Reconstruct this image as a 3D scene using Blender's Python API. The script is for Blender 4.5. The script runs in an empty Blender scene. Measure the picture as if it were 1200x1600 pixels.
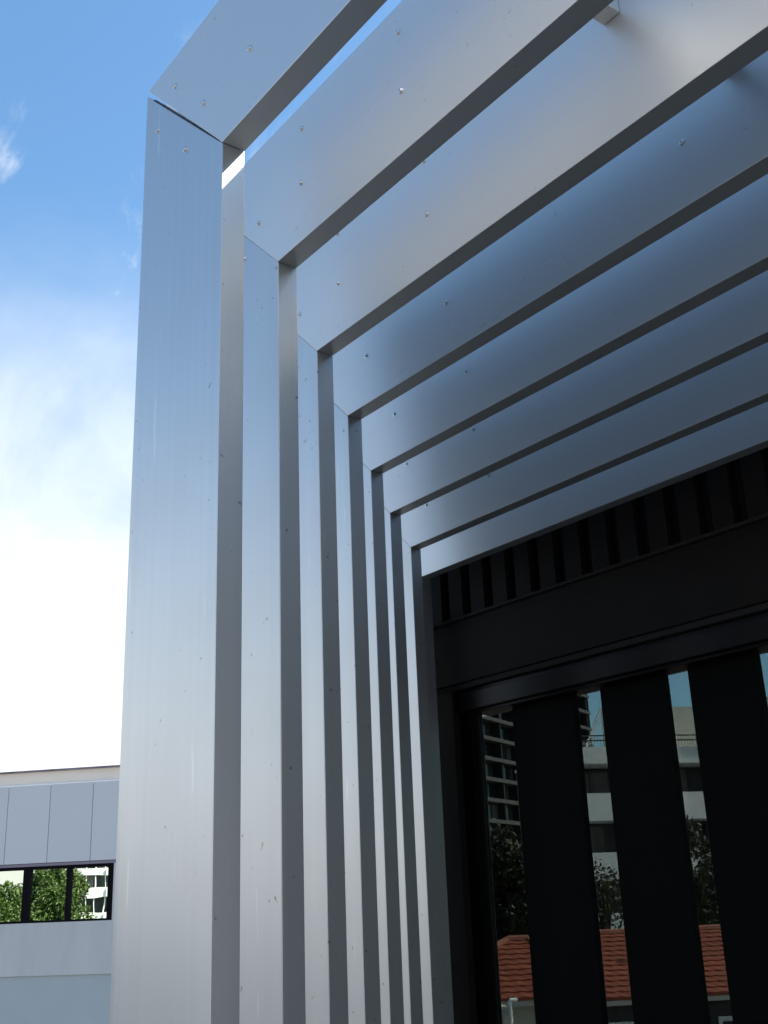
import bpy, math, random
from mathutils import Vector, Matrix
random.seed(7)
S = bpy.context.scene
COL = S.collection

# ------------------------------------------------------------------ camera
CAMZ = 1.6
RW = ((0.59593, 0.80220, -0.03676), (-0.28859, 0.17110, -0.94203), (-0.74941, 0.57201, 0.33350))   # calibrated camera axes: right, down, forward
FPX = 1743.4
cd = bpy.data.cameras.new('camera'); cam = bpy.data.objects.new('camera', cd); COL.objects.link(cam)
rt, dn, fw = (Vector(v).normalized() for v in RW)
cam.matrix_world = Matrix(((rt.x, -dn.x, -fw.x, 0), (rt.y, -dn.y, -fw.y, 0), (rt.z, -dn.z, -fw.z, CAMZ), (0, 0, 0, 1)))
cd.sensor_fit = 'VERTICAL'; cd.sensor_height = 36; cd.sensor_width = 27
cd.lens = FPX / 1600 * 36
cd.clip_start = 0.05; cd.clip_end = 2000
S.camera = cam

# ------------------------------------------------------------------ sky, sun, exposure
SUN = Vector((0.40, 0.55, 0.832)).normalized()
elev = math.asin(SUN.z); azim = math.atan2(SUN.x, SUN.y)
W = bpy.data.worlds.new('World'); S.world = W; W.use_nodes = True
nt = W.node_tree; nt.nodes.clear()
def N(tree, typ, **kw):
    n = tree.nodes.new(typ)
    for k, v in kw.items():
        if k.startswith('i_'):
            key = k[2:]; key = int(key) if key.isdigit() else key.replace('_', ' ')
            n.inputs[key].default_value = v
        else: setattr(n, k, v)
    return n
L = nt.links.new
sky = N(nt, 'ShaderNodeTexSky', sky_type='NISHITA', sun_disc=False, sun_elevation=elev, sun_rotation=azim, air_density=1.0, dust_density=0.6, ozone_density=1.6)
tc = N(nt, 'ShaderNodeTexCoord')
sep = N(nt, 'ShaderNodeSeparateXYZ'); L(tc.outputs['Generated'], sep.inputs[0])
mp = N(nt, 'ShaderNodeMapping', i_Scale=(1, 1, 2.2), i_Location=(0.35, 0.1, 0.0)); L(tc.outputs['Generated'], mp.inputs[0])
no = N(nt, 'ShaderNodeTexNoise', i_Scale=2.6, i_Detail=9.0, i_Roughness=0.55, i_Distortion=0.35); L(mp.outputs[0], no.inputs['Vector'])
# low, thick cloud bank towards the horizon; its upper edge broken up by the noise
a = N(nt, 'ShaderNodeMath', operation='MULTIPLY_ADD', i_1=0.30, i_2=-0.15); L(no.outputs[0], a.inputs[0])
b = N(nt, 'ShaderNodeMath', operation='ADD'); L(sep.outputs['Z'], b.inputs[0]); L(a.outputs[0], b.inputs[1])
bank = N(nt, 'ShaderNodeMapRange', interpolation_type='SMOOTHSTEP', i_1=0.14, i_2=0.60, i_3=1.0, i_4=0.0)
az = N(nt, 'ShaderNodeMapRange', interpolation_type='SMOOTHSTEP', i_1=0.42, i_2=0.72, i_3=0.0, i_4=0.5); L(sep.outputs['Y'], az.inputs[0])   # the bank ends to the north
b3_ = N(nt, 'ShaderNodeMath', operation='ADD'); L(b.outputs[0], b3_.inputs[0]); L(az.outputs[0], b3_.inputs[1]); az2 = N(nt, 'ShaderNodeMapRange', interpolation_type='SMOOTHSTEP', i_1=-0.45, i_2=0.15, i_3=0.10, i_4=0.0); L(sep.outputs['Y'], az2.inputs[0])   # and thins out to the south
b4_ = N(nt, 'ShaderNodeMath', operation='ADD'); L(b3_.outputs[0], b4_.inputs[0]); L(az2.outputs[0], b4_.inputs[1]); L(b4_.outputs[0], bank.inputs[0])
# thin cirrus higher up
mp2 = N(nt, 'ShaderNodeMapping', i_Scale=(1.0, 2.4, 1.6), i_Rotation=(0.3, 0.2, 0.6)); L(tc.outputs['Generated'], mp2.inputs[0])
no2 = N(nt, 'ShaderNodeTexNoise', i_Scale=4.2, i_Detail=10.0, i_Roughness=0.62, i_Distortion=0.9); L(mp2.outputs[0], no2.inputs['Vector'])
cir = N(nt, 'ShaderNodeMapRange', interpolation_type='SMOOTHSTEP', i_1=0.52, i_2=0.80, i_3=0.0, i_4=0.55); L(no2.outputs[0], cir.inputs[0])
mx = N(nt, 'ShaderNodeMath', operation='MAXIMUM'); L(bank.outputs[0], mx.inputs[0]); L(cir.outputs[0], mx.inputs[1])
cl = N(nt, 'ShaderNodeMix', data_type='RGBA'); L(mx.outputs[0], cl.inputs[0])
tint = N(nt, 'ShaderNodeMix', data_type='RGBA', blend_type='MULTIPLY', i_0=1.0); L(sky.outputs[0], tint.inputs[6]); tint.inputs[7].default_value = (0.79, 1.05, 1.11, 1)
L(tint.outputs[2], cl.inputs[6]); cv_ = N(nt, 'ShaderNodeMapRange', i_1=0.35, i_2=0.65, i_3=0.0, i_4=1.0); L(no2.outputs[0], cv_.inputs[0])
cc_ = N(nt, 'ShaderNodeMix', data_type='RGBA'); L(cv_.outputs[0], cc_.inputs[0]); cc_.inputs[6].default_value = (4.2, 4.35, 4.5, 1); cc_.inputs[7].default_value = (5.4, 5.4, 5.35, 1); L(cc_.outputs[2], cl.inputs[7])
bg = N(nt, 'ShaderNodeBackground', i_Strength=0.13); L(cl.outputs[2], bg.inputs[0])
ow = N(nt, 'ShaderNodeOutputWorld'); L(bg.outputs[0], ow.inputs[0])

sl = bpy.data.lights.new('sun', 'SUN'); sl.energy = 5.0; sl.angle = math.radians(0.55); sl.color = (1.0, 0.95, 0.88)
so = bpy.data.objects.new('sun', sl); COL.objects.link(so)
so.rotation_euler = SUN.to_track_quat('Z', 'Y').to_euler(); so.location = SUN * 60
S.view_settings.view_transform = 'Standard'; S.view_settings.look = 'None'
S.view_settings.gamma = 1.0; S.view_settings.use_curve_mapping = False
S.view_settings.exposure = 0.92

# ------------------------------------------------------------------ helpers
def ray(px, py):
    q = rt * ((px - 600) / FPX) + dn * ((py - 800) / FPX) + fw
    return q
def atd(px, py, D):                      # point at camera depth D
    v = ray(px, py) * D; v.z += CAMZ; return v
def aty(px, py, Y):                      # point on the plane y = Y
    v = ray(px, py); v = v * (Y / v.y); v.z += CAMZ; return v

def mat(name, col, rough=0.6, metal=0.0, spec=0.5, noise=0.0, nscale=6.0, bump=0.0, bscale=40.0, stretch=(1, 1, 1), col2=None):
    m = bpy.data.materials.new(name); m.use_nodes = True; t = m.node_tree; p = t.nodes['Principled BSDF']
    p.inputs['Base Color'].default_value = (*col, 1); p.inputs['Roughness'].default_value = rough
    p.inputs['Metallic'].default_value = metal; p.inputs['Specular IOR Level'].default_value = spec
    co = N(t, 'ShaderNodeTexCoord'); ma = N(t, 'ShaderNodeMapping', i_Scale=stretch); t.links.new(co.outputs['Object'], ma.inputs[0])
    if noise or col2:
        n1 = N(t, 'ShaderNodeTexNoise', i_Scale=nscale, i_Detail=6.0, i_Roughness=0.6); t.links.new(ma.outputs[0], n1.inputs['Vector'])
        r = N(t, 'ShaderNodeMapRange', i_1=0.3, i_2=0.7); t.links.new(n1.outputs[0], r.inputs[0])
        mi = N(t, 'ShaderNodeMix', data_type='RGBA'); t.links.new(r.outputs[0], mi.inputs[0])
        c2 = col2 or tuple(c * (1 - noise) for c in col)
        mi.inputs[6].default_value = (*col, 1); mi.inputs[7].default_value = (*c2, 1); t.links.new(mi.outputs[2], p.inputs['Base Color'])
    if bump:
        n2 = N(t, 'ShaderNodeTexNoise', i_Scale=bscale, i_Detail=4.0); t.links.new(ma.outputs[0], n2.inputs['Vector'])
        bu = N(t, 'ShaderNodeBump', i_Strength=bump, i_Distance=0.004); t.links.new(n2.outputs[0], bu.inputs['Height']); t.links.new(bu.outputs[0], p.inputs['Normal'])
    return m

def vary(m, amount):
    """each object made of m gets its own slight shade"""
    t = m.node_tree; p = t.nodes['Principled BSDF']; src = p.inputs['Base Color'].links[0].from_socket
    oi = N(t, 'ShaderNodeObjectInfo'); mr = N(t, 'ShaderNodeMapRange', i_3=1 - amount, i_4=1.0); t.links.new(oi.outputs['Random'], mr.inputs[0])
    mi = N(t, 'ShaderNodeMix', data_type='RGBA', blend_type='MULTIPLY', i_0=1.0); t.links.new(src, mi.inputs[6]); t.links.new(mr.outputs[0], mi.inputs[7]); t.links.new(mi.outputs[2], p.inputs['Base Color'])
    return m

def metal_mat(name, dirt, axis, rough, metal, k=1.0):
    """satin anodised aluminium: extrusion streaks along its length, scuffs, dust runs"""
    m = bpy.data.materials.new(name); m.use_nodes = True; t = m.node_tree; p = t.nodes['Principled BSDF']; K = t.links.new
    tc0 = N(t, 'ShaderNodeTexCoord'); oi = N(t, 'ShaderNodeObjectInfo'); of_ = N(t, 'ShaderNodeMath', operation='MULTIPLY', i_1=37.0); K(oi.outputs['Random'], of_.inputs[0])
    class _C: pass
    va = N(t, 'ShaderNodeVectorMath', operation='ADD'); K(tc0.outputs['Object'], va.inputs[0]); K(of_.outputs[0], va.inputs[1])
    co = _C(); co.outputs = {'Object': va.outputs[0]}
    st = (60, 60, 0.35) if axis == 'z' else (0.35, 60, 60)
    m1 = N(t, 'ShaderNodeMapping', i_Scale=st); K(co.outputs['Object'], m1.inputs[0])
    streak = N(t, 'ShaderNodeTexNoise', i_Scale=1.0, i_Detail=5.0, i_Roughness=0.7); K(m1.outputs[0], streak.inputs['Vector'])
    blot = N(t, 'ShaderNodeTexNoise', i_Scale=3.2, i_Detail=2.5, i_Roughness=0.5); K(co.outputs['Object'], blot.inputs['Vector'])
    # short white scuffs
    st2 = (70, 70, 7) if axis == 'z' else (7, 70, 70)
    m2 = N(t, 'ShaderNodeMapping', i_Scale=st2); K(co.outputs['Object'], m2.inputs[0])
    scf = N(t, 'ShaderNodeTexNoise', i_Scale=1.0, i_Detail=1.0, i_Roughness=0.4); K(m2.outputs[0], scf.inputs['Vector'])
    scm = N(t, 'ShaderNodeMapRange', i_1=0.74, i_2=0.80); K(scf.outputs[0], scm.inputs[0])
    spk = N(t, 'ShaderNodeTexNoise', i_Scale=55.0, i_Detail=1.0); K(co.outputs['Object'], spk.inputs['Vector'])
    spm = N(t, 'ShaderNodeMapRange', i_1=0.75, i_2=0.79); K(spk.outputs[0], spm.inputs[0])
    base = N(t, 'ShaderNodeMix', data_type='RGBA'); sr = N(t, 'ShaderNodeMapRange', i_1=0.35, i_2=0.65, i_3=0.0, i_4=1.0); K(streak.outputs[0], sr.inputs[0]); K(sr.outputs[0], base.inputs[0])
    base.inputs[6].default_value = (0.565 * k, 0.57 * k, 0.57 * k, 1); base.inputs[7].default_value = (0.565 * k - .022 * dirt, 0.57 * k - .022 * dirt, 0.57 * k - .025 * dirt, 1)
    b2 = N(t, 'ShaderNodeMix', data_type='RGBA'); br = N(t, 'ShaderNodeMapRange', interpolation_type='SMOOTHSTEP', i_1=0.35, i_2=0.85, i_3=0.0, i_4=0.35 * dirt); K(blot.outputs[0], br.inputs[0]); K(br.outputs[0], b2.inputs[0]); K(base.outputs[2], b2.inputs[6]); b2.inputs[7].default_value = (0.5, 0.49, 0.46, 1)
    b3 = N(t, 'ShaderNodeMix', data_type='RGBA'); q = N(t, 'ShaderNodeMath', operation='MULTIPLY', i_1=0.45 * dirt); K(scm.outputs[0], q.inputs[0]); K(q.outputs[0], b3.inputs[0]); K(b2.outputs[2], b3.inputs[6]); b3.inputs[7].default_value = (0.85, 0.85, 0.84, 1)
    b4 = N(t, 'ShaderNodeMix', data_type='RGBA'); q2 = N(t, 'ShaderNodeMath', operation='MULTIPLY', i_1=0.7 * dirt); K(spm.outputs[0], q2.inputs[0]); K(q2.outputs[0], b4.inputs[0]); K(b3.outputs[2], b4.inputs[6]); b4.inputs[7].default_value = (0.2, 0.19, 0.17, 1)
    K(b4.outputs[2], p.inputs['Base Color'])
    rr = N(t, 'ShaderNodeMapRange', i_1=0.0, i_2=1.0, i_3=rough - .02, i_4=rough + .05); K(blot.outputs[0], rr.inputs[0])
    K(rr.outputs[0], p.inputs['Roughness'])
    p.inputs['Metallic'].default_value = metal
    # very slight waviness of the extrusion, long along the profile
    m3 = N(t, 'ShaderNodeMapping', i_Scale=(22, 22, .5) if axis == 'z' else (.5, 22, 22)); K(co.outputs['Object'], m3.inputs[0])
    wav = N(t, 'ShaderNodeTexNoise', i_Scale=1.0, i_Detail=1.0); K(m3.outputs[0], wav.inputs['Vector'])
    bu = N(t, 'ShaderNodeBump', i_Strength=0.35 * dirt, i_Distance=0.0006); K(wav.outputs[0], bu.inputs['Height']); K(bu.outputs[0], p.inputs['Normal'])
    return m

def pane_mat(name, tint, refl):
    m = bpy.data.materials.new(name); m.use_nodes = True; t = m.node_tree; t.nodes.clear()
    tr = N(t, 'ShaderNodeBsdfTransparent', i_0=(*tint, 1)); g = N(t, 'ShaderNodeBsdfGlossy', i_Roughness=0.0)
    fr = N(t, 'ShaderNodeFresnel', i_IOR=1.3); mu = N(t, 'ShaderNodeMath', operation='MULTIPLY', i_1=refl); t.links.new(fr.outputs[0], mu.inputs[0])
    mi = N(t, 'ShaderNodeMixShader'); t.links.new(mu.outputs[0], mi.inputs[0]); t.links.new(tr.outputs[0], mi.inputs[1]); t.links.new(g.outputs[0], mi.inputs[2])
    o = N(t, 'ShaderNodeOutputMaterial'); t.links.new(mi.outputs[0], o.inputs[0]); return m

M = {}
M['post'] = metal_mat('anodised_aluminium_post', 1.0, 'z', 0.32, .84, 1.06)
M['beam'] = metal_mat('anodised_aluminium_beam', 0.3, 'x', 0.42, .85, 1.16)
M['screw'] = mat('screw_steel', (.7, .7, .7), .25, 1.0)
M['sealant'] = mat('joint_sealant', (.03, .035, .05), .6)
M['dark_conc'] = mat('dark_painted_concrete', (.0125, .0095, .007), .58, spec=.14, noise=.3, nscale=5, bump=.8, bscale=220)
M['groove'] = mat('groove_black', (.003, .003, .003), .9)
M['rust'] = mat('brown_stained_edge', (.012, .009, .006), .8, noise=.6, nscale=20, bump=.6, bscale=120)
M['black_frame'] = mat('black_powdercoat', (.003, .003, .0033), .3, spec=.16)
M['fin'] = mat('matt_black_fin', (.0028, .0032, .0031), .6, spec=.08, noise=.5, nscale=3, stretch=(1, 1, .3))
M['room'] = mat('dark_interior', (.01, .01, .01), .9)
M['tint'] = pane_mat('smoked_glass', (.55, .57, .55), .2)
M['tint2'] = pane_mat('smoked_glass_rear', (.68, .70, .69), .25)
M['terrace'] = mat('terrace_paving', (.29, .28, .26), .8, noise=.15, nscale=3, bump=.3)
M['ground'] = mat('ground_concrete', (.15, .15, .145), .9, noise=.25, nscale=.3)
M['wallgrey'] = mat('grey_render', (.58, .565, .54), .75, noise=.13, nscale=2.2, stretch=(1.5, 1.5, .22), bump=.15, bscale=60)
M['panel'] = mat('grey_cladding_panel', (.66, .655, .65), .55, noise=.05, nscale=.8)
M['blueband'] = mat('blue_grey_render', (.44, .48, .48), .8, noise=.08, nscale=1.5)
M['fascia'] = mat('sunlit_pinkish_fascia', (.90, .76, .62), .7, noise=.06, nscale=2, stretch=(1, 1, 4))  # pinkish band; the sun's brightness on it is put into the base colour
M['cap'] = mat('stained_cap', (.28, .24, .30), .7, noise=.6, nscale=5)
M['soffit'] = mat('mauve_soffit', (.24, .20, .24), .7)
M['winframe'] = mat('black_window_frame', (.004, .003, .005), .7, spec=.1)
M['white'] = mat('white_render', (.90, .89, .85), .7, noise=.06, nscale=.5)
M['cream'] = mat('cream_render', (.6, .57, .48), .8, noise=.1, nscale=.6)
M['recess'] = mat('dark_recess', (.02, .02, .023), .5)
M['dkglass'] = mat('dark_window_glass', (.02, .025, .03), .1)
M['slab'] = mat('tower_slab', (.11, .105, .10), .8)
M['towerwall'] = mat('tower_wall', (.028, .026, .026), .7, noise=.3, nscale=.2)
M['curtain'] = mat('pale_curtain', (.14, .14, .135), .8)
M['rail'] = mat('white_rail', (.75, .75, .75), .5)
M['darkrail'] = mat('dark_rail', (.05, .05, .055), .4)
M['tile'] = mat('red_roof_tile', (.30, .062, .02), .75, noise=.45, nscale=3.5, bump=.3, bscale=30)
M['ridge'] = mat('ridge_tile', (.30, .10, .06), .8, noise=.4, nscale=3)
M['gutter'] = mat('gutter', (.4, .38, .34), .6)
M['bark'] = mat('bark', (.09, .07, .05), .9, noise=.4, nscale=8)
M['leafa'] = mat('leaf_green', (.085, .13, .022), .55, col2=(.045, .085, .012), nscale=1.2)
M['leafb'] = mat('leaf_dark', (.045, .06, .02), .6, col2=(.05, .04, .02), nscale=1.0)
# mirror glass with gentle waviness (float of a coated pane)
mm = bpy.data.materials.new('mirror_glass'); mm.use_nodes = True; t = mm.node_tree; p = t.nodes['Principled BSDF']
p.inputs['Base Color'].default_value = (.86, .90, .74, 1); p.inputs['Metallic'].default_value = 1; p.inputs['Roughness'].default_value = 0.0
co = N(t, 'ShaderNodeTexCoord'); n2 = N(t, 'ShaderNodeTexNoise', i_Scale=1.3, i_Detail=1.0); t.links.new(co.outputs['Object'], n2.inputs['Vector'])
bu = N(t, 'ShaderNodeBump', i_Strength=0.05, i_Distance=0.02); t.links.new(n2.outputs[0], bu.inputs['Height']); t.links.new(bu.outputs[0], p.inputs['Normal'])
M['mirror'] = mm
vary(M['panel'], .07); vary(M['tile'], .18); vary(M['fin'], .25)

def tag(o, label=None, cat=None, group=None, kind=None):
    if label: o['label'] = label
    if cat: o['category'] = cat
    if group: o['group'] = group
    if kind: o['kind'] = kind
    return o
WLOC = {}
def thing(name, label, cat, loc, group=None):
    o = bpy.data.objects.new(name, None); COL.objects.link(o); o.location = loc; o.empty_display_size = .1
    WLOC[o.name] = Vector(loc); return tag(o, label, cat, group)
def base_of(o): return WLOC.get(o.name, Vector((0, 0, 0)))
def put(name, mesh, parent=None, loc=None):
    """link a (shared) mesh; loc in world space"""
    o = bpy.data.objects.new(name, mesh); COL.objects.link(o)
    if parent: o.parent = parent
    w = Vector(loc) if loc is not None else (base_of(parent) if parent else Vector((0, 0, 0)))
    o.location = w - (base_of(parent) if parent else Vector((0, 0, 0)))
    WLOC[o.name] = w; return o

class MB:
    def __init__(s): s.v = []; s.f = []
    def add(s, vs, fs):
        k = len(s.v); s.v += [Vector(v) for v in vs]; s.f += [tuple(i + k for i in f) for f in fs]; return s
    def box(s, x0, x1, y0, y1, z0, z1, T=None):
        vs = [Vector((x, y, z)) for z in (z0, z1) for y in (y0, y1) for x in (x0, x1)]
        if T: vs = [T(v) for v in vs]
        return s.add(vs, [(0, 2, 3, 1), (4, 5, 7, 6), (0, 1, 5, 4), (2, 6, 7, 3), (0, 4, 6, 2), (1, 3, 7, 5)])
    def prism(s, poly, y0, y1):          # poly of (x, z), extruded in y
        n = len(poly); vs = [(x, y0, z) for x, z in poly] + [(x, y1, z) for x, z in poly]
        fs = [tuple(range(n)), tuple(range(2 * n - 1, n - 1, -1))] + [(i, i + n, (i + 1) % n + n, (i + 1) % n) for i in range(n)]
        return s.add(vs, fs)
    def tube(s, a, b, r, r2=None, n=6):
        a, b = Vector(a), Vector(b); r2 = r if r2 is None else r2
        d = (b - a).normalized(); u = d.orthogonal().normalized(); w = d.cross(u)
        vs = [a + (u * math.cos(6.2832 * i / n) + w * math.sin(6.2832 * i / n)) * r for i in range(n)] + \
             [b + (u * math.cos(6.2832 * i / n) + w * math.sin(6.2832 * i / n)) * r2 for i in range(n)]
        return s.add(vs, [(i, (i + 1) % n, (i + 1) % n + n, i + n) for i in range(n)] + [tuple(range(n - 1, -1, -1)), tuple(range(n, 2 * n))])
    def build(s, name, m, parent=None, mirror=None, bevel=0, recalc=True):
        vs = [mirror(v) for v in s.v] if mirror else s.v
        off = base_of(parent) if parent else Vector((0, 0, 0))
        me = bpy.data.meshes.new(name); me.from_pydata([v - off for v in vs], [], s.f); me.materials.append(m)
        if recalc:
            import bmesh
            bm = bmesh.new(); bm.from_mesh(me); bmesh.ops.recalc_face_normals(bm, faces=bm.faces); bm.to_mesh(me); bm.free()
        me.update()
        o = put(name, me, parent)
        if bevel:
            md = o.modifiers.new('edge', 'BEVEL'); md.width = bevel; md.segments = 2; md.limit_method = 'ANGLE'
            for pl in me.polygons: pl.use_smooth = False
        return o

# ------------------------------------------------------------------ ground and terrace
GZ = -4.5
tag(MB().box(-600, 600, -600, 600, GZ - .5, GZ).build('ground', M['ground']), kind='structure')
tag(MB().box(-4.4, 9, -6, 3.035, -.25, 0).build('terrace_floor', M['terrace']), kind='structure')
tag(MB().box(-4.3, 8.9, -5.9, 3.02, GZ, -.255).build('terrace_podium', M['wallgrey']), kind='structure')

# ------------------------------------------------------------------ dark building with smoked window
FY = 3.05                                # face of the wall
z_rib = CAMZ + 1.134; z_lin = CAMZ + .846; z_head = CAMZ + .738
xj = aty(745, 1135, FY).x                # jamb
BX0, BX1, BY1 = -6.4, 4.0, 5.0
bld = thing('dark_building', 'dark charcoal building with grooved upper wall, deep plain lintel and a smoked window', 'building', (0.5, FY, 0))
MB().box(BX0, BX1, FY + .05, FY + .35, z_rib, 5.90).build('wall', M['groove'], bld)
MB().box(BX0, BX1, FY - .012, FY + .35, z_lin + .022, z_rib - .004).build('lintel', M['dark_conc'], bld, bevel=.004)
tr_ = MB().box(BX0, BX1, FY - .006, FY + .3, z_lin - .002, z_lin + .020); tr_.box(BX0, BX1, FY - .02, FY + .046, z_rib - .001, z_rib + .012)
tr_.build('ledge', M['rust'], bld, bevel=.003)
MB().box(BX0, xj - .131, FY - .012, FY + .06, 0, z_lin - .004).build('side_wall', M['dark_conc'], bld)
MB().box(BX0, BX1, FY + .37, BY1, 3.7, 5.81).build('roof', M['room'], bld)
MB().box(BX0, BX1, FY + .37, BY1, -.2, -.01).build('floor', M['room'], bld)
MB().box(BX0, BX0 + .1, FY + .37, BY1, 0, 3.69).build('end_wall', M['room'], bld)
MB().box(BX1 - .1, BX1, FY + .37, BY1, 0, 3.69).build('end_wall', M['room'], bld)
MB().box(BX0, BX1, FY - .01, BY1, GZ, -.26).build('base', M['dark_conc'], bld)
# vertical ribs, one object each
def x_on(px, p0=(680.6, 980.6), p1=(1000, 879)):
    y = p0[1] + (px - p0[0]) * (p1[1] - p0[1]) / (p1[0] - p0[0]); return aty(px, y, FY).x
g0, g1 = x_on(697), x_on(1160); pitch = (g1 - g0) / 11
rw = pitch * .60
rib = MB().box(-rw / 2, rw / 2, 0, .045, 0, 5.80 - z_rib - .02)
rme = None
i = -4
while True:
    xc = g0 + pitch * (i + .5)
    if xc > BX1 - .1: break
    if rme is None:
        o = rib.build('rib', M['dark_conc'], None); rme = o.data; o.parent = bld; o.location = Vector((xc, FY + .002, z_rib + .014)) - base_of(bld)
    else: put('rib', rme, bld, (xc, FY + .002, z_rib + .014))
    i += 1
# window: frame, fins and pane
win = put('window', None, bld, (xj, FY, 0)) if False else None
fr = MB()
fr.box(xj - .05, BX1, FY + .018, FY + .13, z_head, z_lin - .003)
fr.box(xj - .05, xj, FY + .018, FY + .035, 0, z_head - .001)
fr.box(xj - .13, xj - .052, FY + .02, FY + .033, 0, z_lin - .003)
wf = fr.build('window_frame', M['black_frame'], bld, bevel=.003)
MB().box(xj - .129, BX1, FY - .004, FY + .016, z_head + .012, z_lin - .02).build('head_strip', M['black_frame'], wf, bevel=.004)
MB().box(xj - .012, xj + .003, FY + .012, FY + .03, 0, z_head - .002).build('bead', M['black_frame'], wf, bevel=.002)
MB().box(xj - .30, BX1 - .11, FY + .110, FY + .118, 0.01, z_head - .001).build('pane', M['tint'], wf)
gY = FY + .075
edges = [((799, 1101), (894, 1080)), ((936, 1068), (1035, 1044)), ((1072, 1035), (1178, 1011))]
fx = [(aty(*a_, gY).x, aty(*b_, gY).x) for a_, b_ in edges]
fp = fx[2][0] - fx[1][0]
fx += [(fx[2][0] + fp * k, fx[2][1] + fp * k) for k in range(1, 14)]
for x0, x1 in fx:
    MB().box(x0, x1, gY, gY + .028, 0.003, z_head - .0015).build('fin', M['fin'], bld, bevel=.002)
MB().box(BX0 + .11, BX1 - .11, BY1 - .03, BY1 - .022, 0.001, 3.68).build('rear_pane', M['tint2'], bld)

# ------------------------------------------------------------------ aluminium portal frames
T, FW = .05, .352
FR = [(-1.5712, .8458, 1.3817), (-1.8409, 1.1349, 1.3618), (-2.1232, 1.4240, 1.3465), (-2.4032, 1.7151, 1.3438),
      (-2.6997, 2.0123, 1.3348), (-2.9840, 2.3037, 1.3286), (-3.2323, 2.5905, 1.3153), (-3.5450, 2.8928, 1.3186)]
SC = {1: ([(391, 76), (274, 135), (318, 161)], [(247, 204), (290, 234)]),
      2: ([(622, 50), (627, 142), (471, 201), (470, 286), (404, 349)], [(381.5, 404)]),
      3: ([(662, 252), (667, 335), (527, 365), (528, 443), (468, 491)], []),
      4: ([(1066, 223), (697, 473), (572, 556)], []), 5: ([(728, 580), (616, 647)], []),
      6: ([(740, 671), (635, 725)], []), 7: ([(763, 743), (666, 789)], []), 8: ([], [])}
# screw head: domed hexagon washer head with a recess
sm = MB()
def ring(r, y, n=12, ph=0): return [Vector((r * math.cos(6.28319 * k / n + ph), y, r * math.sin(6.28319 * k / n + ph))) for k in range(n)]
rs = [ring(.0074, 0), ring(.0074, -.0009), ring(.0052, -.0012), ring(.0050, -.0036), ring(.0038, -.0044), ring(.0014, -.0044), ring(.0010, -.0028)]
vs = [v for r_ in rs for v in r_]; fs = [(a_ * 12 + k, a_ * 12 + (k + 1) % 12, (a_ + 1) * 12 + (k + 1) % 12, (a_ + 1) * 12 + k) for a_ in range(len(rs) - 1) for k in range(12)]
fs.append(tuple(range(72, 84))); sm.add(vs, fs)
screw_me = None
LB = ['outermost portal frame, nearest the camera, whose corner stands against the blue sky',
      'second portal frame from the outside, a strip of sky above its beam',
      'third portal frame from the outside, its beam the brightest of all',
      'fourth portal frame from the outside, first of the dark blue beams',
      'fifth portal frame from the outside, between the fourth and sixth',
      'sixth portal frame from the outside, third in from the dark wall',
      'seventh portal frame from the outside, last one showing a pale post face',
      'innermost portal frame, its beam directly before the grooved dark wall']
XR = 5.0
for n, (X, Y, Zr) in enumerate(FR, 1):
    zb = CAMZ + Zr
    t = thing('portal_frame', ('silver ' if n == 7 else 'silver aluminium ') + LB[n - 1], 'portal frame', (X, Y, 0), 'nested silver aluminium portal frames before the dark wall')
    g = .0006; og = .0
    if n == 1: g = .0009; og = .008
    if n == 7: g = .0002
    xr = XR + .28 * (n - 1)
    pb_ = MB(); pl_ = [(X - FW, Y + .0008), (X - FW + .018, Y), (X - .036, Y), (X, Y + .0010), (X, Y + T), (X - FW, Y + T)]
    pb_.add([(x, y, 0) for x, y in pl_] + [(x, y, zb - g + (X - x) * (1 - og * .1)) for x, y in pl_], [tuple(range(6)), tuple(range(11, 5, -1))] + [(i, (i + 1) % 6, (i + 1) % 6 + 6, i + 6) for i in range(6)])
    post = pb_.build('post', M['post'], t, bevel=.0012)
    bo = og
    beam = MB().prism([(X, zb + g * .2), (xr, zb), (xr + FW, zb + FW), (X - FW + bo * .9, zb + FW + bo * .9), ], Y, Y + T).build('beam', M['beam'], t, bevel=.0012)
    MB().prism([(xr + .001, 0), (xr + .001, zb - .001), (xr + FW, zb + FW - .002), (xr + FW, 0)], Y, Y + T).build('post', M['post'], t, bevel=.0012)
    if n == 1:   # sealant squeezed out of the open mitre
        sb = MB(); random.seed(3)
        for k in range(26):
            s_ = .12 + .86 * k / 26; x = X - FW * (1 - s_); z = zb + FW * (1 - s_)
            w_ = .0016 * (1.2 - s_) + random.uniform(0, .0012)
            sb.add([(x - .006, Y - .0004 - random.uniform(0, .0016), z + .006 - w_), (x + .006, Y - .0006 - random.uniform(0, .0014), z - .006 - w_), (x + .006, Y + .004, z - .006 + w_ * 1.6), (x - .006, Y + .004, z + .006 + w_ * 1.6)], [(0, 1, 2, 3)])
        sb.build('sealant', M['sealant'], post)
    for part, pts in ((beam, SC[n][0]), (post, SC[n][1])):
        for px, py in pts:
            q = aty(px, py, Y)
            if screw_me is None:
                o = sm.build('screw', M['screw'], None); screw_me = o.data
                for pl in screw_me.polygons: pl.use_smooth = False
                o.parent = part; o.location = q - base_of(part); WLOC[o.name] = q
            else: o = put('screw', screw_me, part, q)
            o.rotation_euler = (0, random.uniform(0, 1), 0)
    # spacer blocks between neighbouring beams
    if n in (3, 4):
        q = aty(955, 22, Y) if n == 3 else aty(1140, 112, Y)
        q.z = CAMZ + 1.60 if n == 3 else CAMZ + 1.585
        MB().box(q.x - .021, q.x + .021, FR[n - 2][1] + T + .001, Y - .0005, q.z, q.z + .07).build('spacer_block', M['beam'], t, bevel=.002)

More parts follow.
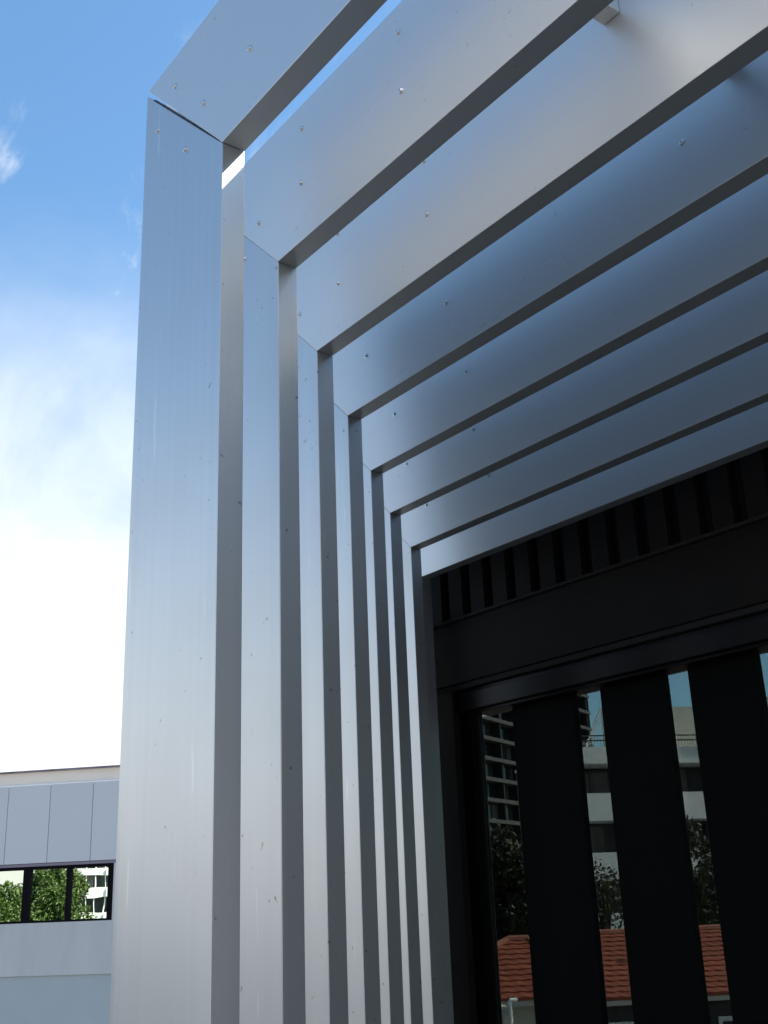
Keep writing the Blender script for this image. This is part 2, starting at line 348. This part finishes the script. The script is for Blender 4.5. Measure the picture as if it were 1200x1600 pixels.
# ------------------------------------------------------------------ left office building with mirror windows
ur = Vector((.7384, .6743, 0)).normalized()      # to the right in the picture
nrm = Vector((.6743, -.7384, 0)).normalized()    # towards the camera
P0 = atd(90, 1395, 20); P0z = P0.z
def on_plane(px, py, off=0.0):
    r = ray(px, py); c = Vector((0, 0, CAMZ)); d = ((P0 + nrm * off - c) @ nrm) / (r @ nrm) if False else ((P0 + nrm * off - c).dot(nrm)) / r.dot(nrm)
    q = c + r * d; return (q - P0).dot(ur), q.z
def LT(v): return Vector((P0.x, P0.y, 0)) + ur * v.x - nrm * v.y + Vector((0, 0, v.z))     # local: x right, y away, z up
def mirror(v):                                     # reflection in the window plane
    d = (v - P0).dot(nrm) - (-.10); return v - nrm * (2 * d)
zt = on_plane(90, 1200)[1]; zf = on_plane(90, 1222)[1]; zp = on_plane(90, 1349)[1]; zw = on_plane(90, 1439)[1]; zs = on_plane(90, 1524)[1]
aR = on_plane(176, 1400)[0]; aL = -42.0; aE = aR + 1.0
off = thing('office_building', 'pale grey office building with seamed panels and a ribbon of mirror windows', 'building', LT(Vector((0, 0, GZ))))
MB().box(aL, aE, 0.25, 9, GZ, zf, LT).build('wall', M['soffit'], off)
MB().box(aL, aE, .15, 9, zf + .002, zt - .03, LT).build('fascia', M['fascia'], off)
MB().box(aL, aE, .10, 9.05, zt - .028, zt, LT).build('parapet_cap', M['cap'], off)
ja = [on_plane(10, 1290)[0], on_plane(75, 1290)[0], on_plane(143, 1290)[0]]; pw = (ja[2] - ja[0]) / 2
k = -50
while ja[0] + pw * k < aE:
    x0 = ja[0] + pw * k; x1 = min(x0 + pw, aE)
    if x0 > aL: MB().box(x0 + .005, x1 - .005, .0, .22, zp + .02, zf - .03, LT).build('wall_panel', M['panel'], off, bevel=.004)
    k += 1
MB().box(aL, aE, .02, .24, zf - .028, zf + .001, LT).build('panel_trim', M['panel'], off)
MB().box(aL, aE, .012, .24, zp - .035, zp + .012, LT).build('soffit_strip', M['soffit'], off)
MB().box(aR, aE, 0, .24, zw - .02, zp - .037, LT).build('wall_end', M['wallgrey'], off)
MB().box(aL, aE, 0, .24, zs, zw - .02, LT).build('spandrel', M['wallgrey'], off)
MB().box(aL, aE, .03, .24, GZ, zs - .003, LT).build('lower_wall', M['blueband'], off)
# window strip
wz0, wz1 = zw - .018, zp - .038
mull = [(on_plane(33, 1400)[0], on_plane(42.5, 1400)[0]), (on_plane(101, 1400)[0], on_plane(106, 1400)[0]), (on_plane(166.5, 1400)[0], aR - .002)]
mp_ = mull[1][0] - mull[0][0]
xs = [(mull[0][0] - mp_ * 1.0 * q, mull[0][0] - mp_ * 1.0 * q + (.05 if q % 2 else .105)) for q in range(1, 40)]
allm = sorted(xs + mull)
for i, (x0, x1) in enumerate(allm[:-1]):
    nx = allm[i + 1]
    if x0 < aL + .2: continue
    wn = MB().box(x0, x1, .03, .18, wz0, wz1, LT)
    wn.box(x1, nx[0], .03, .18, wz1 - .05, wz1, LT); wn.box(x1, nx[0], .03, .18, wz0, wz0 + .035, LT)
    o = wn.build('window', M['winframe'], off)
    MB().box(x1 + .001, nx[0] - .001, .10, .12, wz0 + .036, wz1 - .051, LT).build('pane', M['mirror'], o)
MB().box(mull[2][0], mull[2][1], .02, .18, wz0, wz1, LT).build('jamb', M['winframe'], off)

# ------------------------------------------------------------------ trees
def tree(name, label, base, h, crown_c, crown_r, mleaf, nl, ls, clumps=26, seed=1, group=None, sparse=1.0):
    rnd = random.Random(seed); base = Vector(base); c = Vector(crown_c)
    t = thing(name, label, 'tree', base, group)
    tb = MB(); top = c + Vector((0, 0, crown_r[2] * .2))
    pts = [base, base.lerp(top, .35) + Vector((rnd.uniform(-.2, .2), rnd.uniform(-.2, .2), 0)), base.lerp(top, .7), top]
    R0 = h * .028
    for a_, b_, r1, r2 in zip(pts, pts[1:], (R0, R0 * .8, R0 * .5), (R0 * .8, R0 * .5, R0 * .15)): tb.tube(a_, b_, r1, r2, 8)
    cl_ = []
    for k in range(clumps):
        while True:
            v = Vector((rnd.uniform(-1, 1), rnd.uniform(-1, 1), rnd.uniform(-1, 1)))
            if .35 < v.length < 1: break
        v = v * (.82 / max(v.length, .6)) if rnd.random() < .5 else v * .8
        p_ = c + Vector((v.x * crown_r[0], v.y * crown_r[1], v.z * crown_r[2])); cl_.append((p_, rnd.uniform(.24, .42) * min(crown_r)))
        s_ = base.lerp(top, rnd.uniform(.45, .85)); mid = s_.lerp(p_, .5) + Vector((0, 0, .1 * crown_r[2]))
        tb.tube(s_, mid, R0 * .3, R0 * .18, 5); tb.tube(mid, p_, R0 * .18, R0 * .05, 5)
    tb.build('trunk', M['bark'], t)
    lv, lf = [], []
    off_ = base
    for k in range(nl):
        p_, r_ = rnd.choice(cl_)
        while True:
            v = Vector((rnd.uniform(-1, 1), rnd.uniform(-1, 1), rnd.uniform(-1, 1)))
            if v.length < 1: break
        v *= (.55 + .45 * rnd.random()) / max(v.length, .35) * sparse
        q = p_ + v * r_ - off_
        n_ = Vector((rnd.gauss(0, 1), rnd.gauss(0, 1), rnd.gauss(.6, 1))).normalized(); u_ = n_.orthogonal().normalized(); u_.rotate(Matrix.Rotation(rnd.uniform(0, 6.28), 3, n_)); w_ = n_.cross(u_)
        s_ = ls * rnd.uniform(.6, 1.3); k0 = len(lv)
        lv += [q - u_ * s_, q - w_ * s_ * .45, q + u_ * s_, q + w_ * s_ * .45 + n_ * s_ * .15]; lf.append((k0, k0 + 1, k0 + 2, k0 + 3))
    me = bpy.data.meshes.new('crown'); me.from_pydata(lv, [], lf); me.materials.append(mleaf); me.update()
    put('crown', me, t)
    return t
# the two trees mirrored in the ribbon window (they stand across the street, behind the camera's left)
c1 = atd(82, 1412, 72); c1m = mirror(c1); c1m.z = c1.z - .6
tree('leafy_tree', 'large dense green tree, mirrored in the middle pane of the ribbon window', (c1m.x, c1m.y, GZ), 9, c1m, (2.5, 2.5, 3.2), M['leafa'], 26000, .14, 60, 5, 'trees mirrored in the ribbon window')
c2 = atd(4, 1432, 66); c2m = mirror(c2); c2m.z = c2.z - .4
tree('leafy_tree', 'smaller rounded tree, mirrored in the left pane of the ribbon window', (c2m.x, c2m.y, GZ), 7, c2m, (1.9, 1.9, 2.1), M['leafa'], 16000, .13, 44, 9, 'trees mirrored in the ribbon window')

# ------------------------------------------------------------------ white balcony buildings
def balcony_building(root, org, u, w, width, bands, col_x, mir=None, roof=None, bay=3.2, deep=10, seed=1, cw_=.17):
    rnd = random.Random(seed)
    def TT(v): return Vector((org.x, org.y, 0)) + u * v.x + w * v.y + Vector((0, 0, v.z))
    ztop = bands[0][1]
    MB().box(0.1, width, 2.4, deep, GZ, ztop - .3, TT).build('wall', M['recess'], root, mir)
    for z0, z1 in bands:
        x = 0.0; k = 0
        while x < width - .5:
            x1 = min(x + bay * 2, width)
            dy = (.0, .18, -.12)[k % 3]
            b_ = MB().box(x + .02, x1 - .02, dy, dy + .16, z0, z1, TT)
            b_.build('balcony', M['white'], root, mir)
            x = x1; k += 1
        MB().box(0, width, .2, 2.4, z0, z0 + .25, TT).build('floor_slab', M['white'], root, mir)
    for cx in col_x:
        MB().box(cx - cw_, cx + cw_, .35, .35 + 2 * cw_, GZ, ztop - .3, TT).build('column', M['white'], root, mir)
    for (z0, z1), (y0, y1) in zip(bands, bands[1:]):
        x = .8
        while x < width - 2:
            ww = rnd.uniform(1.2, 2.2); f_ = MB().box(x, x + ww, 2.32, 2.38, y0 + .3, z0 - .1, TT).build('window', M['curtain'] if rnd.random() < .35 else M['dkglass'], root, mir)
            MB().box(x + ww / 2 - .03, x + ww / 2 + .03, 2.26, 2.31, y0 + .3, z0 - .1, TT).build('mullion', M['darkrail'], f_, mir)
            x += ww + rnd.uniform(.5, 1.4)
    MB().box(0, width, .25, deep, ztop - .28, ztop - .1, TT).build('roof', M['white'], root, mir)
    return TT
# reflected one
cv = atd(112, 1400, 150); uu = Vector((.42, .907, 0)).normalized(); wv = Vector((-.907, .42, 0)).normalized()
def zz(px, py, D): return atd(px, py, D).z
mb_t = thing('balcony_building', 'white building with stacked balconies, mirrored in the right pane of the ribbon window', 'building', mirror(Vector((cv.x, cv.y, GZ))), 'white buildings with balconies')
bands = [(zz(140, 1333, 150), zz(140, 1320, 150)), (zz(140, 1366.5, 150), zz(140, 1354.5, 150)), (zz(140, 1403, 150), zz(140, 1388, 150)), (zz(140, 1440, 150), zz(140, 1425, 150)), (zz(140, 1477, 150), zz(140, 1463, 150))]
balcony_building(mb_t, cv, uu, wv, 16, bands, [.2, 1.9, 3.1, 4.3, 5.2, 7, 9, 11], mirror, bay=1.1, seed=4, cw_=.06)

# seen through the smoked window
D1 = 60.0
ob = atd(904, 1300, D1); u1 = Vector((.478, .878, 0)).normalized(); w1 = Vector((-.878, .478, 0)).normalized()
wb = thing('balcony_building', 'white building with stacked balconies and a set back penthouse, seen through the smoked window', 'building', (ob.x, ob.y, GZ), 'white buildings with balconies')
bd = [(zz(925, 1188, D1), zz(925, 1160, D1)), (zz(925, 1282, D1), zz(925, 1237, D1)), (zz(925, 1377, D1), zz(925, 1333, D1)), (zz(925, 1470, D1), zz(925, 1428, D1))]
TT1 = balcony_building(wb, ob, Vector((.42, .907, 0)).normalized(), Vector((-.907, .42, 0)).normalized(), 22, bd, [.15, 5.2, 9.4, 13.5], None, seed=2)
zt1 = bd[0][1]; zph = zz(1055, 1107, D1 + 7)
MB().box(3.4, 22, 2.6, 3.4, zt1 - .1, zph, TT1).build('penthouse', M['cream'], wb)
rl = MB()
for zq in (.35, .62): rl.box(0, 22, .06, .1, zt1 + zq - .035, zt1 + zq + .035, TT1)
for k in range(0, 120): rl.box(k * .18, k * .18 + .02, .07, .09, zt1, zt1 + .6, TT1)
rl.build('railing', M['darkrail'], wb)
st = MB()
for sx in (1.3, 4.0):
    for k in range(9): st.tube(TT1(Vector((sx + .1 * k, 1.2, zt1 + .1 + .22 * k))), TT1(Vector((sx + .7 + .1 * k, 1.2, zt1 + .1 + .22 * k + (.5 if sx < 2 else -.5)))), .035, n=4)
    st.tube(TT1(Vector((sx, 1.2, zt1))), TT1(Vector((sx + 1.2, 1.2, zt1 + 2.4))), .04, n=4)
st.build('roof_stair', M['rail'], wb)
# pale building further right
ob2 = atd(1174, 1300, 78)
pb = thing('apartment_building', 'pale cream block at the right edge, beyond the last gap between black fins', 'building', (ob2.x, ob2.y, GZ))
def TT2(v): return Vector((ob2.x, ob2.y, 0)) + u1 * v.x + w1 * v.y + Vector((0, 0, v.z))
MB().box(0, 12, 0, 2.5, GZ, zz(1190, 1075, 78), TT2).build('wall', M['cream'], pb)
for k in range(4):
    for c_ in range(3):
        w_ = MB().box(.9 + c_ * 2.7, 2.2 + c_ * 2.7, -.03, .1, 10.4 - k * 3, 12.0 - k * 3, TT2).build('window', M['dkglass'], pb)
        MB().box(.8 + c_ * 2.7, 2.3 + c_ * 2.7, -.12, -.035, 10.28 - k * 3, 10.39 - k * 3, TT2).build('sill', M['white'], w_)

# dark tower
ot = atd(928, 1200, 205); ut = Vector(ray(1700, 1380)); ut.z = 0; ut.normalize(); wt = Vector((-ut.y, ut.x, 0))
tw = thing('tower_block', 'tall dark tower block with thin protruding floor slabs, seen through the smoked window', 'building', (ot.x, ot.y, GZ))
def TT3(v): return Vector((ot.x, ot.y, 0)) + ut * v.x + wt * v.y + Vector((0, 0, v.z))
TWL = 46
MB().box(-TWL, 0, 1.6, 20, GZ, 52, TT3).build('wall', M['towerwall'], tw)
rnd = random.Random(11)
cur = MB(); div = MB()
for k in range(17):
    z = GZ + 2.0 + 3.05 * k
    MB().box(-TWL, 1.0, 0, 1.58, z, z + .55, TT3).build('floor_slab', M['slab'], tw)
    x = -TWL + 1
    while x < -2:
        ww = rnd.choice((1.6, 2.2, 3.0))
        f_ = MB().box(x, x + ww, 1.48, 1.56, z + .6, z + 2.9, TT3).build('window', M['curtain'] if rnd.random() < .4 else M['dkglass'], tw)
        x += ww + rnd.choice((.5, .9, 2.0))
for k in range(0, 8): div.box(-TWL + 6.5 * k, -TWL + 6.5 * k + .35, .2, 1.57, GZ, 50, TT3)
div.box(.5, .9, .2, .6, GZ, 50, TT3)
div.build('column', M['towerwall'], tw)

# ------------------------------------------------------------------ red tiled houses
def tiled_house(label, org, u, w, width, ez, run, rise, hip, n, wallm, overhang=.35, hip2=None, mast=False):
    hip2 = hip2 or hip
    t = thing('tiled_house', label, 'house', (org.x, org.y, GZ), 'red tiled houses')
    def H(v): return Vector((org.x, org.y, 0)) + u * v.x + w * v.y + Vector((0, 0, v.z))
    MB().box(overhang, width - overhang, overhang, 2 * run - overhang, GZ, ez - .12, H).build('wall', wallm, t)
    MB().box(.0, width, 0, .09, ez - .13, ez - .02, H).build('gutter', M['gutter'], t)
    MB().box(.02, width - .02, .1, 2 * run, ez - .14, ez - .1, H).build('soffit', M['gutter'], t)
    # roof body
    rb = MB(); A = [(0, 0), (width, 0), (width, 2 * run), (0, 2 * run)]
    vs = [H(Vector((x, y, ez - .09))) for x, y in A] + [H(Vector((hip, run, ez + rise - .02))), H(Vector((width - hip2, run, ez + rise - .02)))]
    rb.add(vs, [(0, 1, 5, 4), (1, 2, 5), (2, 3, 4, 5), (3, 0, 4), (3, 2, 1, 0)])
    ro = rb.build('roof', M['ridge'], t)
    for face in ('front', 'side'):
        for k in range(n):
            s0, s1 = k / n, (k + 1) / n
            if face == 'front':
                a0, a1 = hip * (s0 + s1) / 2, width - hip2 * (s0 + s1) / 2
                P = lambda x, s, dz: H(Vector((x, run * s, ez + rise * s + dz)))
            else:
                a0, a1 = run * (s0 + s1) / 2, 2 * run - run * (s0 + s1) / 2
                P = lambda y, s, dz: H(Vector((hip * s, y, ez + rise * s + dz)))
            tw_ = .15; m_ = max(2, int((a1 - a0) / tw_)); vs = []; fs = []
            for j in range(m_ + 1):
                x = a0 + (a1 - a0) * j / m_; h_ = .022 if j % 2 else .0
                vs += [P(x, s0, .045 + h_), P(x, s1, .01 + h_), P(x, s0, -.03)]
                if j: q = 3 * j; fs += [(q - 3, q, q + 1, q - 2), (q - 3, q - 1, q + 2, q)]
            MB().add(vs, fs).build('tile_course', M['tile'], ro, recalc=False)
    rg = MB()
    rg.tube(H(Vector((hip, run, ez + rise + .03))), H(Vector((width - hip2, run, ez + rise + .03))), .10, n=8)
    rg.tube(H(Vector((0, 0, ez + .03))), H(Vector((hip, run, ez + rise + .03))), .09, n=8)
    rg.tube(H(Vector((width, 0, ez + .03))), H(Vector((width - hip2, run, ez + rise + .03))), .09, n=8)
    rg.build('ridge_tiles', M['ridge'], t)
    return t, H
oh = atd(836, 1563, 25)
h1, H1 = tiled_house('long red tiled house below the white balcony building, beyond the smoked window', oh, u1, w1, 9.5, zz(1000, 1562, 25), 3.8, 1.27, 1.4, 13, M['recess'])
for x in (1.0, 4.4, 7.2):
    w_ = MB().box(x, x + 1.5, .30, .345, zz(1000, 1562, 25) - 1.6, zz(1000, 1562, 25) - .5, H1).build('window', M['white'], h1)
    MB().box(x + .08, x + 1.42, .27, .295, zz(1000, 1562, 25) - 1.5, zz(1000, 1562, 25) - .6, H1).build('pane', M['dkglass'], w_)
vp = MB().tube(H1(Vector((3.75, 1.8, oh.z + .6))), H1(Vector((3.7, 1.8, oh.z + 1.6))), .05, n=8); vp.tube(H1(Vector((3.70, 1.8, oh.z + 1.75))), H1(Vector((3.70, 1.8, oh.z + 1.83))), .09, n=8)
vp.build('vent_pipe', M['gutter'], h1)
oh2 = atd(600, 1572, 23.4)
h2, H2 = tiled_house('low hipped red tiled wing, seen at the left of the smoked window', oh2, u1, w1, 4.45, zz(790, 1566, 23.4), 3.0, 1.08, 3.5, 11, M['cream'], hip2=.45)
cw0 = atd(740, 1575, 20)
cw = thing('garden_wall', 'cream rendered wall stub with a white pipe elbow below the red tiled wing', 'wall', (cw0.x, cw0.y, GZ))
def TT4(v): return Vector((cw0.x, cw0.y, 0)) + u1 * v.x + w1 * v.y + Vector((0, 0, v.z))
MB().box(0, .62, 0, .5, GZ, cw0.z, TT4).build('wall_body', M['cream'], cw)
pe = MB().tube(TT4(Vector((.66, -.05, cw0.z - 1))), TT4(Vector((.66, -.05, cw0.z + .10))), .035, n=8); pe.tube(TT4(Vector((.66, -.05, cw0.z + .1))), TT4(Vector((.80, -.05, cw0.z + .1))), .035, n=8)
pe.build('pipe', M['white'], cw)

def ctree(px, py, D, rx, rz, label, mleaf, nl, ls, seed, clumps=30, sparse=1.0):
    c = atd(px, py, D)
    tree('dark_tree', label, (c.x, c.y, GZ), 8, c, (rx, rx, rz), mleaf, nl, ls, clumps, seed, 'trees seen through the smoked window', sparse)
ctree(775, 1408, 46, 2.6, 2.9, 'dense dark tree in front of the tower block, above the red tiled wing', M['leafb'], 22000, .13, 21, 50)
ctree(1088, 1375, 44, 1.55, 2.5, 'pointed reddish dark tree before the white balconies, in the rightmost wide gap', M['leafb'], 7000, .11, 22, 34)
ctree(938, 1405, 42, 1.3, 1.6, 'thin sparse tree with bare twigs before the white balconies, above the red roof', M['leafb'], 1800, .09, 23, 30, 1.3)
